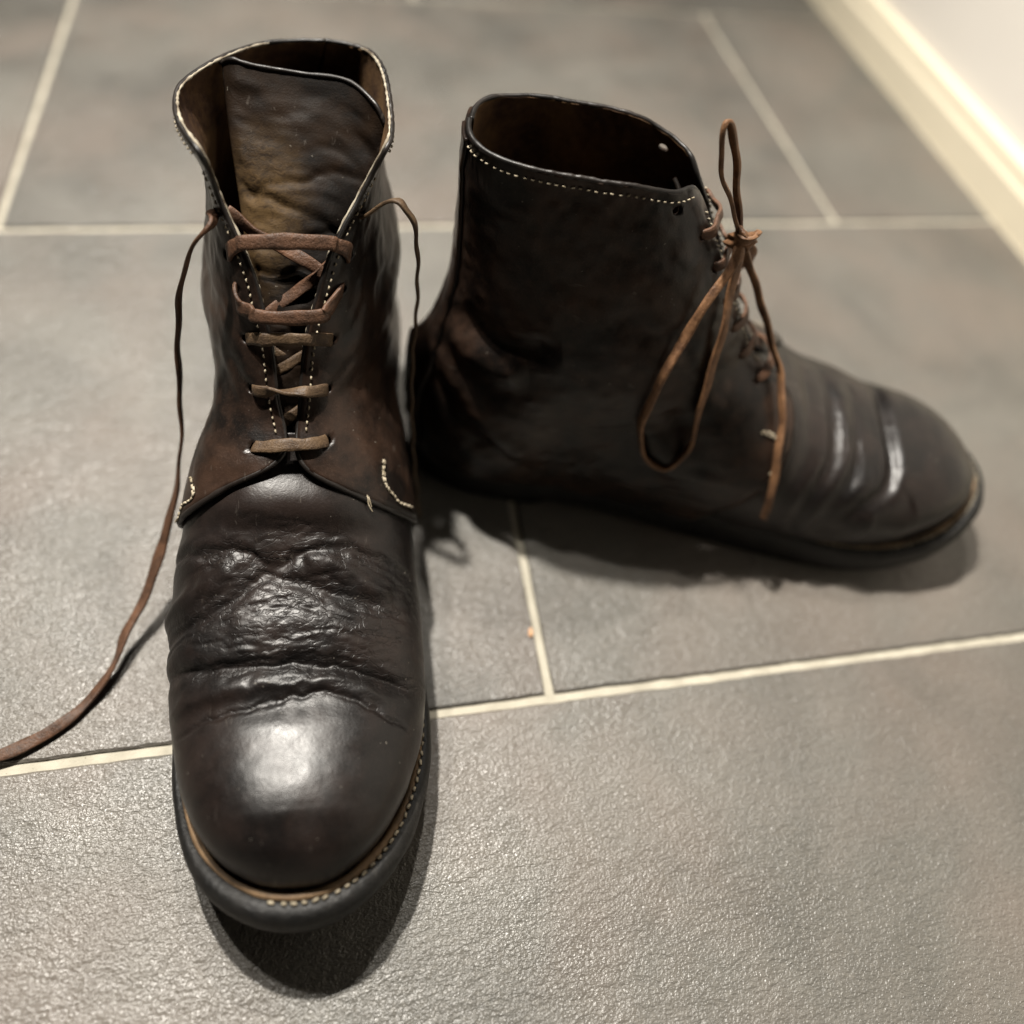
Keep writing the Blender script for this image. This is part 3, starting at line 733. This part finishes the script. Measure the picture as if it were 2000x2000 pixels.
        for off in (0.0, .0016):
            pp = crom(np.array(path) + [-side * off * .6, dsh - off * .35, off * .25], 60)
            pp = b.post(pp)
            fl = Q['P'].reshape(-1, 3); nfl = Nq.reshape(-1, 3)
            ix = [int(np.argmin(((fl - x) ** 2).sum(1))) for x in pp]
            pp, nn = fl[ix], nfl[ix]
            for _ in range(4):
                pp = np.vstack([pp[:1], (pp[:-2] + 2 * pp[1:-1] + pp[2:]) / 4, pp[-1:]])
            k = slice(0, 60) if off == 0 else (slice(0, 34) if side > 0 else slice(12, 42))
            seams.append(stitches(loc3(pp[k], sg), loc3(nn[k], sg), .0031, .0026, .00058, .0005))
        V, Fs = merge(seams)
        bt = mesh_obj('bar_tack', V, Fs, M_THREAD, qo); bt['kind'] = 'stuff'
        if opened and side > 0:   # frayed thread ends below the seam
            for pts in ([(.0262, .1640, .0905), (.0270, .1665, .0905), (.0272, .1690, .0890), (.0284, .1712, .0868)],
                        [(.0268, .1645, .0900), (.0276, .1672, .0898), (.0282, .1695, .0878)]):
                tv, tf = tube_data(loc3(b.post(crom(np.array(pts), 20)), sg), np.linspace(.00042, .00022, 20) * (1 if pts[0][0] < .03 else .5), 5)
                mesh_obj('loose_thread', tv, tf, M_THREAD, qo)
    # --- back strap over the heel seam
    ha = []
    zz = np.linspace(.024, .2035 if not opened else .1985, 120)
    for side in (-1, 1):
        Q = QS[side]; w = np.interp(zz, [.02, .08, .12, .21], [.020, .017, .0115, .0105])
        row = []
        for f in np.linspace(0, 1, 12):
            s_ = f * w / .135
            row.append(b.at(Q, s_, zz) + b.nrm(Q, np.maximum(s_, .012), zz) * (.0016 - .0008 * (f > .95)))
        ha.append(np.stack(row, 1))
    G = np.concatenate([ha[0][:, ::-1], ha[1][:, 1:]], 1)
    G[:, 11] = (ha[0][:, 0] + ha[1][:, 0]) / 2 + [0, -.0006, 0]
    du = np.gradient(G, axis=1); dz = np.gradient(G, axis=0); Nb = unit(np.cross(dz, du)); Nb *= -np.sign(Nb[..., 1].mean())
    V = loc3(G, sg); Fc = orient(V, grid_faces(*G.shape[:2]), Nb * [sg, 1, 1])
    bs = mesh_obj('back_strap', V, Fc, M_QUARTER, root, attrs={'crease': np.full(G.shape[:2], .1)})
    so = bs.modifiers.new('thickness', 'SOLIDIFY'); so.thickness = .0014; so.offset = -1
    # --- tongue
    G, N, cr = tongue_grid(b)
    V = loc3(G, sg); Fc = orient(V, grid_faces(*G.shape[:2]), N * [sg, 1, 1])
    tg = mesh_obj('tongue', V, Fc, M_TONGUE, root, attrs={'crease': cr})
    so = tg.modifiers.new('thickness', 'SOLIDIFY'); so.thickness = .0018; so.offset = -1
    if opened:
        E = np.vstack([G[:, 0], G[-1, 1:]]) if False else G[-1]
        tv, tf = tube_data(loc3(E + [0, 0, .0002], sg), .0010 * (1 + .15 * vnoise(np.arange(len(E)) * .3, np.zeros(len(E)), 5)), 8)
        mesh_obj('edge_binding', tv, tf, M_BIND, tg, attrs={'crease': np.zeros(len(tv))})
    return b, root, QS
def to_local(root, W):
    """world points -> coordinates of a boot's root"""
    a = root.rotation_euler[2]; W = np.asarray(W, float) - [root.location[0], root.location[1], 0]
    c, s = math.cos(a), math.sin(a)
    return np.stack([c * W[:, 0] + s * W[:, 1], -s * W[:, 0] + c * W[:, 1], W[:, 2]], -1)

def lace_hole(b, Q, i):
    s, z = hole_spots(b, Q); s, z = s[i:i + 1], z[i:i + 1]
    p = b.at(Q, s, z)[0]; n = b.nrm(Q, s, z)[0]
    t = unit(b.at(Q, s, z + .003)[0] - b.at(Q, s, z - .003)[0])
    return loc3(p, b.sg), unit(n * [b.sg, 1, 1]), unit(loc3(t, b.sg))

def lace_bar(b, QS, i, parent, mat, rise=.0035, sag=0.0, width=.0047, thick=.0014, twist=False, seed=0, bow=(0, 0)):
    """one visible bar: out of a hole, over the facing, across the gap, over the other facing, into its hole"""
    ends = []
    for side in (-1, 1):
        Q = QS[side]; s, z = hole_spots(b, Q); s, z = s[i], z[i]
        p, n, t = lace_hole(b, Q, i)
        over = []
        for f, lf in ((.35, .0017), (.75, .0024), (1.0, .0030)):
            si = min(s + (1 - s) * f, .999)
            q = loc3(b.at(Q, [si], [z])[0], b.sg); nn = unit(b.nrm(Q, [min(si, .985)], [z])[0] * [b.sg, 1, 1])
            over.append(q + nn * lf)
        ends.append((p, n, t, over))
    (pL, nL, tL, oL), (pR, nR, tR, oR) = ends
    t = unit(tL + tR); n = unit(nL + nR + np.array([0, .6, .25])); ax = unit(pR - pL)
    sg_ = lambda f: t * sag * math.sin(math.pi * f) ** .8
    mid = (oL[2] + oR[2]) / 2 + n * rise * .5
    pts = [pL - nL * .0045, pL - nL * .0004 + ax * .0004, oL[0] + sg_(.12) + t * bow[0], oL[1] + sg_(.25), oL[2] + sg_(.36), mid + sg_(.5),
           oR[2] + sg_(.36), oR[1] + sg_(.25), oR[0] + sg_(.12) + t * bow[1], pR - nR * .0004 - ax * .0004, pR - nR * .0045]
    Wd = [tL, tL, tL, tL, t, t, t, tR, tR, tR, tR]
    if twist:   # the strap turns over once between the holes
        n0 = np.cross(ax, t)
        ang = [0, 0, .1, .4, 1.0, 1.7, 2.4, 2.9, 3.05, 3.14, 3.14]
        Wd = [w * math.cos(a) + n0 * math.sin(a) for w, a in zip(Wd, ang)]
    V, Fc = ribbon_data(pts, np.array(Wd), width, thick, 80, seed)
    return mesh_obj('lace_bar', V, Fc, mat, parent)

# ------------------------------------------------------------------ floor, wall
TW, TD, JW = .6017, .3333, .0038
def m_grout():
    N = NT('cream_grout'); c = N.co()
    f = N.rng(N.noise(c, 60, 5, .6), .35, .7); sp = N.rng(N.noise(c, 520, 2, .5), .70, .76)
    base = N.mix(sp, N.mix(f, (.33, .305, .245), (.45, .42, .345)), (.10, .085, .06))
    return N.out(Base=base, Rough=.85, Spec=.3, Normal=N.bump(N.noise(c, 900, 4, .65), .0006, .7))
def m_tile():
    N = NT('slate_tile')
    rnd = N.n('ShaderNodeObjectInfo').outputs['Random']
    off = N.n('ShaderNodeCombineXYZ', {0: N.math('MULTIPLY', rnd, 37.0), 1: N.math('MULTIPLY', rnd, 91.0), 2: 0.0}).outputs[0]
    c = N.n('ShaderNodeVectorMath', {0: N.co(), 1: off}, operation='ADD').outputs[0]
    cloud = N.rng(N.noise(c, 7, 5, .6, .5), .32, .70); tint = N.rng(N.noise(c, 11, 3, .5, .3), .42, .66); fine = N.noise(c, 420, 4, .65)
    base = N.mix(cloud, (.064, .061, .054), (.138, .131, .115))
    base = N.mix(N.math('MULTIPLY', rnd, .30), base, (.080, .074, .064))
    base = N.mix(N.math('MULTIPLY', tint, .55), base, (.140, .113, .094))
    base = N.mix(N.math('MULTIPLY', N.rng(fine, .45, .75), .35), base, (.185, .172, .148))
    # a few pale chalky specks
    sp = N.math('MULTIPLY', N.rng(N.noise(c, 190, 3, .6), .725, .765), N.rng(N.noise(c, 16, 2), .56, .66))
    base = N.mix(N.math('MULTIPLY', sp, .55), base, (.46, .44, .39))
    # split-slate relief: rounded grains a millimetre or two wide on low waves
    g1 = N.noise(N.mapped(c, (780, 980, 800)), 1.0, 2, .5, .4)
    wav = N.noise(N.mapped(c, (70, 130, 100)), 1.0, 3, .6, .8)
    hgt = N.math('ADD', N.math('MULTIPLY', g1, .00056), N.math('MULTIPLY', wav, .00085))
    hgt = N.math('ADD', hgt, N.math('MULTIPLY', N.noise(N.mapped(c, (260, 380, 300)), 1.0, 2, .5, .5), .00042))
    hgt = N.math('ADD', hgt, N.math('MULTIPLY', N.noise(c, 1900, 1, .5), .00008))
    b = N.bump(hgt, 1.0, 1.0)
    rg = N.rng(N.noise(c, 24, 4, .6), .35, .68, .28, .46)
    return N.out(Base=base, Rough=rg, Spec=.5, Normal=b)
M_TILE = m_tile(); M_GROUT = m_grout()

def box_data(x0, x1, y0, y1, z0, z1, bev=0.0):
    """box with a chamfered top"""
    V = [(x0, y0, z0), (x1, y0, z0), (x1, y1, z0), (x0, y1, z0), (x0, y0, z1 - bev), (x1, y0, z1 - bev), (x1, y1, z1 - bev), (x0, y1, z1 - bev),
         (x0 + bev, y0 + bev, z1), (x1 - bev, y0 + bev, z1), (x1 - bev, y1 - bev, z1), (x0 + bev, y1 - bev, z1)]
    Fc = [(3, 2, 1, 0), (8, 9, 10, 11)]
    for a in range(4):
        c = (a + 1) % 4
        Fc += [(a, c, 4 + c, 4 + a), (4 + a, 4 + c, 8 + c, 8 + a)]
    return np.array(V, float), Fc
WALL_X = .7493
V, Fc = box_data(-1.6, WALL_X + .05, -1.2, 2.6, -.03, -.0019)
floor = mesh_obj('floor', V, Fc, M_GROUT, None, smooth=False)
floor['kind'] = 'structure'
def tile_mesh(w, seed=1):
    """a slab with slightly ragged edges and a worn arris"""
    rng = np.random.RandomState(seed); d = TD - JW; n = 90
    def side(a, c, m):
        t = np.linspace(0, 1, m, endpoint=False)[:, None]; return np.array(a) * (1 - t) + np.array(c) * t
    P = np.vstack([side((-w / 2, -d / 2), (w / 2, -d / 2), n), side((w / 2, -d / 2), (w / 2, d / 2), n // 2), side((w / 2, d / 2), (-w / 2, d / 2), n), side((-w / 2, d / 2), (-w / 2, -d / 2), n // 2)])
    m = len(P); ctr = P / np.array([w / 2, d / 2]); inw = -np.where(np.abs(ctr) > .9999, np.sign(ctr), 0)
    j1 = np.abs(rng.randn(m)) * .00022; j2 = .0006 + np.abs(rng.randn(m)) * .0004
    R0 = P + inw * j1[:, None]; R1 = P + inw * (j1 + j2)[:, None]
    V = np.vstack([np.c_[R0, np.full(m, -.009)], np.c_[R0, -.0008 - np.abs(rng.randn(m)) * .0003], np.c_[R1, np.zeros(m)]])
    Fc = [tuple(f) for f in grid_faces(3, m, True)] + [tuple(range(2 * m, 3 * m))]
    me = bpy.data.meshes.new('tile'); me.from_pydata(V.tolist(), [], Fc); me.materials.append(M_TILE); me.update(); return me
full = tile_mesh(TW - JW)
for r in range(-3, 6):
    off = 0.0 if r % 2 == 0 else TW / 2 - .0022
    for k in range(-2, 2):
        x0 = off + k * TW; x1 = x0 + TW
        if x0 > WALL_X - .01: continue
        me, cx = full, (x0 + x1) / 2
        if x1 > WALL_X:                       # cut at the wall
            me = tile_mesh(WALL_X - .003 - x0 - JW / 2); cx = (x0 + JW / 2 + WALL_X - .003) / 2
        t = link(bpy.data.objects.new('tile', me), floor)
        t.location = (cx, (r + .5) * TD, 0)
def m_plain(name, col, rough, sc, amp, spec=.4, tone=.06):
    N = NT(name); c = N.co()
    f = N.noise(c, 9, 4, .6)
    return N.out(Base=N.mix(f, tuple(x * (1 - tone) for x in col), tuple(min(1, x * (1 + tone)) for x in col)), Rough=rough, Spec=spec, Normal=N.bump(N.noise(c, sc, 3, .6), amp, .5))
V, Fc = box_data(WALL_X + .013, WALL_X + .12, -1.2, 2.6, -.02, 2.45)
wall = mesh_obj('wall', V, Fc, m_plain('wall_paint', (.74, .70, .64), .8, 260, .0006), None, smooth=False)
wall['kind'] = 'structure'
# skirting board: flat face, a shallow step and a rounded top
pr = [(0, -.002), (0, .030), (.0015, .0325), (.0025, .0345), (.0025, .0420), (.0045, .0465), (.0080, .0480), (.0125, .0480)]
Vb, Fb = [], []
for y in (-1.2, 2.6):
    Vb += [(WALL_X + dx, y, z) for dx, z in pr]
m_ = len(pr)
Fb = [(i, i + 1, m_ + i + 1, m_ + i) for i in range(m_ - 1)]
mesh_obj('baseboard', Vb, [f[::-1] for f in Fb], m_plain('skirting_paint', (.72, .65, .50), .42, 90, .0006), wall, smooth=False)

# ------------------------------------------------------------------ the boots
bL, rootL, QL = build_boot('ankle_boot', True, (.2054, -.1027), (-.0609, -.9981),
    'scuffed dark brown leather ankle boot, unlaced and gaping open, its toe towards the viewer')
bR, rootR, QR = build_boot('ankle_boot', False, (.258, -.183), (math.cos(math.radians(-15)), math.sin(math.radians(-15))),
    'dark leather ankle boot standing side-on, its lace tied in a bow, toe to the right')

# lace of the open boot
def inner_cross(b, QS, pairs, width=.0045, mat=M_LACE):
    parts = []
    for n_, (i, j, dep) in enumerate(pairs):
        pL, nL, tL = lace_hole(b, QS[-1], i); pR, nR, tR = lace_hole(b, QS[1], j)
        t = unit(tL + tR); n = unit(nL + nR + np.array([0, .6, .25]))
        pts = [pL - nL * .0040, pL * .75 + pR * .25 - n * dep, (pL + pR) / 2 - n * (dep - .001), pL * .25 + pR * .75 - n * dep, pR - nR * .0040]
        parts.append(ribbon_data(pts, np.array([tL, t, t, t, tR]), width, .0013, 50, 70 + n_))
    return merge(parts)
V, Fc = inner_cross(bL, QL, [(0, 1, .0045), (1, 0, .0060), (1, 2, .0050), (2, 1, .0065)])
laceL = mesh_obj('shoelace', V, Fc, M_LACE_WORN, rootL)
lace_bar(bL, QL, 0, laceL, M_LACE_WORN, .0010, .0016, .0050, seed=1)
lace_bar(bL, QL, 1, laceL, M_LACE_WORN, .0010, .0036, .0048, twist=True, seed=2)
lace_bar(bL, QL, 2, laceL, M_LACE_WORN, .0010, .0050, .0051, seed=3)
lace_bar(bL, QL, 3, laceL, M_LACE, .0030, -.0060, .0056, seed=4, bow=(-.002, .001))
lace_bar(bL, QL, 4, laceL, M_LACE, .0020, .0110, .0060, seed=5, bow=(-.0005, .0))
# loose diagonals seen in the opening
pL4, nL4, tL4 = lace_hole(bL, QL[-1], 4); pR4, nR4, tR4 = lace_hole(bL, QL[1], 4)
pL5, nL5, tL5 = lace_hole(bL, QL[-1], 5); pR5, nR5, tR5 = lace_hole(bL, QL[1], 5)
pL3, nL3, tL3 = lace_hole(bL, QL[-1], 3); pR3, nR3, tR3 = lace_hole(bL, QL[1], 3)
pL2, nL2, tL2 = lace_hole(bL, QL[-1], 2)
for a, na, ta, c, nc, tc, dp, sd in ((pL5, nL5, tL5, pR3, nR3, tR3, .004, 11), (pR4, nR4, tR4, pL2, nL2, tL2, .007, 13)):
    n = unit(na + nc + np.array([0, .6, .25])); t = unit(ta + tc)
    pts = [a - na * .004, a * .72 + c * .28 - n * (dp - .001), (a + c) / 2 - n * dp, a * .25 + c * .75 - n * (dp + .001), c - nc * .0042]
    V, Fc = ribbon_data(pts, np.array([ta, unit(t + .5 * n), unit(t - .4 * n), t, tc]), .0050, .0013, 60, sd)
    mesh_obj('lace_bar', V, Fc, M_LACE, laceL)
# the two hanging ends
LEFT_END = [(0.1626, -0.2063, 0.1780), (0.1561, -0.2090, 0.1700), (0.1502, -0.2089, 0.1550), (0.1455, -0.2105, 0.1330), (0.1424, -0.2164, 0.1070), (0.1408, -0.2262, 0.0830), (0.1379, -0.2352, 0.0640), (0.1334, -0.2460, 0.0470), (0.1277, -0.2563, 0.0330), (0.1215, -0.2702, 0.0210), (0.1128, -0.2853, 0.0125), (0.1078, -0.2969, 0.0075), (0.0991, -0.3101, 0.0030), (0.0883, -0.3198, 0.0035), (0.0769, -0.3254, 0.0025), (0.0678, -0.3285, 0.0030), (0.0550, -0.3318, 0.0030)]
RIGHT_END = [(0.2312, -0.2019, 0.1860), (0.2361, -0.2053, 0.1830), (0.2396, -0.2063, 0.1730), (0.2415, -0.2065, 0.1500), (0.2418, -0.2090, 0.1270), (0.2412, -0.2107, 0.1080), (0.2413, -0.2174, 0.0780), (0.2432, -0.2249, 0.0450), (0.2458, -0.2296, 0.0180), (0.2468, -0.2340, 0.0040)]
def lace_end(pts, start, root, parent, twists, width, seed, mat):
    L = to_local(root, pts)
    p, n, t = start
    P = np.vstack([p - n * .004, p + n * .0006, L])
    T = unit(np.gradient(P, axis=0))
    A = unit(np.cross(T, np.array([.35, .9, .25]))); B = np.cross(T, A)
    a = np.interp(np.linspace(0, 1, len(P)), *zip(*twists))[:, None]
    V, Fc = ribbon_data(P, A * np.cos(a) + B * np.sin(a), width, .0014, 260, seed, .10)
    return mesh_obj('lace_end', V, Fc, mat, parent)
lace_end(LEFT_END, (pL5, nL5, tL5), rootL, laceL, [(0, 1.5), (.15, 1.3), (.3, 1.35), (.45, 1.0), (.55, .25), (.68, .55), (.74, 1.3), (.82, .6), (.9, 1.2), (1, .9)], .0047, 21, M_LACE)
lace_end(RIGHT_END, (pR5, nR5, tR5), rootL, laceL, [(0, 1.4), (.2, 1.4), (.5, 1.3), (1, .9)], .0042, 22, M_LACE_WORN)

# lace of the tied boot
V, Fc = inner_cross(bR, QR, [(0, 1, .0045), (1, 0, .0060), (2, 3, .0045), (3, 2, .0060)])
laceR = mesh_obj('shoelace', V, Fc, M_LACE, rootR)
for i in range(6):
    lace_bar(bR, QR, i, laceR, M_LACE, .0026, 0, .0046, seed=30 + i)
def free_lace(name, pts, width, seed, face=(1.0, .25, .2), tw=None, parent=laceR, n=150):
    P = loc3(np.array(pts, float), 1.0)
    T = unit(np.gradient(P, axis=0)); A = unit(np.cross(T, np.array(face))); B = np.cross(T, A)
    a = np.zeros((len(P), 1)) if tw is None else np.interp(np.linspace(0, 1, len(P)), *zip(*tw))[:, None]
    V, Fc = ribbon_data(P, A * np.cos(a) + B * np.sin(a), width, .0016, n, seed, .08)
    return mesh_obj(name, V, Fc, M_LACE_TAN, parent)
free_lace('bow_loop', [(.006, .1195, .1800), (.0145, .1180, .1720), (.0235, .1110, .1590), (.0300, .1060, .1430), (.0375, .1010, .1240), (.0405, .0990, .1030), (.0405, .1000, .0850),
                       (.0415, .1075, .0685), (.0430, .1185, .0650), (.0410, .1245, .0790), (.0370, .1250, .0940), (.0330, .1240, .1060), (.0230, .1235, .1370), (.0130, .1220, .1600), (.007, .1200, .1790)], .0040, 41,
          tw=[(0, .3), (.2, .7), (.45, 1.5), (.6, 1.5), (.8, .5), (1, .2)], n=200)
free_lace('bow_loop', [(.006, .1190, .1800), (.007, .1130, .1920), (.008, .1030, .2080), (.008, .0975, .2215), (.006, .0968, .2310), (.003, .1005, .2270), (.002, .1065, .2140), (.003, .1130, .1960), (.005, .1190, .1810)], .0031, 42,
          tw=[(0, 1.2), (.4, 1.4), (.6, 1.0), (1, 1.3)], n=120)
free_lace('lace_end', [(.005, .1200, .1780), (.003, .1290, .1640), (.002, .1400, .1460), (.005, .1530, .1240), (.0120, .1620, .1090), (.0270, .1660, .0960), (.0400, .1680, .0790), (.0475, .1710, .0600), (.0500, .1725, .0450)], .0037, 43,
          tw=[(0, .6), (.5, 1.3), (1, .9)])
free_lace('lace_end', [(.004, .1210, .1770), (-.004, .1300, .1660), (-.016, .1340, .1480), (-.030, .1290, .1250), (-.041, .1250, .1020), (-.045, .1270, .0820)], .0044, 44)
# the knot: two short turns wrapped round the crossing
kp = []
for ph, rx, tilt in ((0.0, .0052, .3), (1.4, .0046, -.5)):
    a = np.linspace(0, 2 * np.pi * 1.15, 16) + ph
    c = np.array([.0055, .1205, .1790])
    kp.append(ribbon_data(np.stack([c[0] + rx * np.sin(a) * .9, c[1] + rx * .8 * np.cos(a), c[2] + .006 * np.sin(a + tilt) * .9 + .0012 * np.cos(2 * a)], -1),
                          np.tile([.4, .2, 1.0], (16, 1)), .0058, .0018, 70, 50 + int(ph * 10)))
V, Fc = merge(kp)
mesh_obj('knot', V, Fc, M_LACE_TAN, laceR)

# ------------------------------------------------------------------ a crumb on the floor
rng = np.random.RandomState(2)
ph, th = np.meshgrid(np.linspace(0, 2 * np.pi, 12, endpoint=False), np.linspace(.15, np.pi - .15, 7))
r = 1 + .25 * rng.randn(7, 12) * .5
G = np.stack([.0012 * r * np.sin(th) * np.cos(ph), .0025 * r * np.sin(th) * np.sin(ph), .0010 * np.cos(th)], -1)
N = NT('crumb_surface')
cm = N.out(Base=N.mix(N.noise(N.co(), 700, 3), (.42, .22, .11), (.62, .40, .24)), Rough=.8)
crumb = mesh_obj('crumb', G.reshape(-1, 3), [tuple(f) for f in grid_faces(7, 12, True)] + [tuple(range(12))[::-1], tuple(72 + i for i in range(12))], cm)
crumb.location = (.2949, -.3020, .0010); crumb.rotation_euler = (0, 0, -.2)
crumb['label'] = 'tiny orange crumb lying on the grey floor tile between the boots'; crumb['category'] = 'crumb'
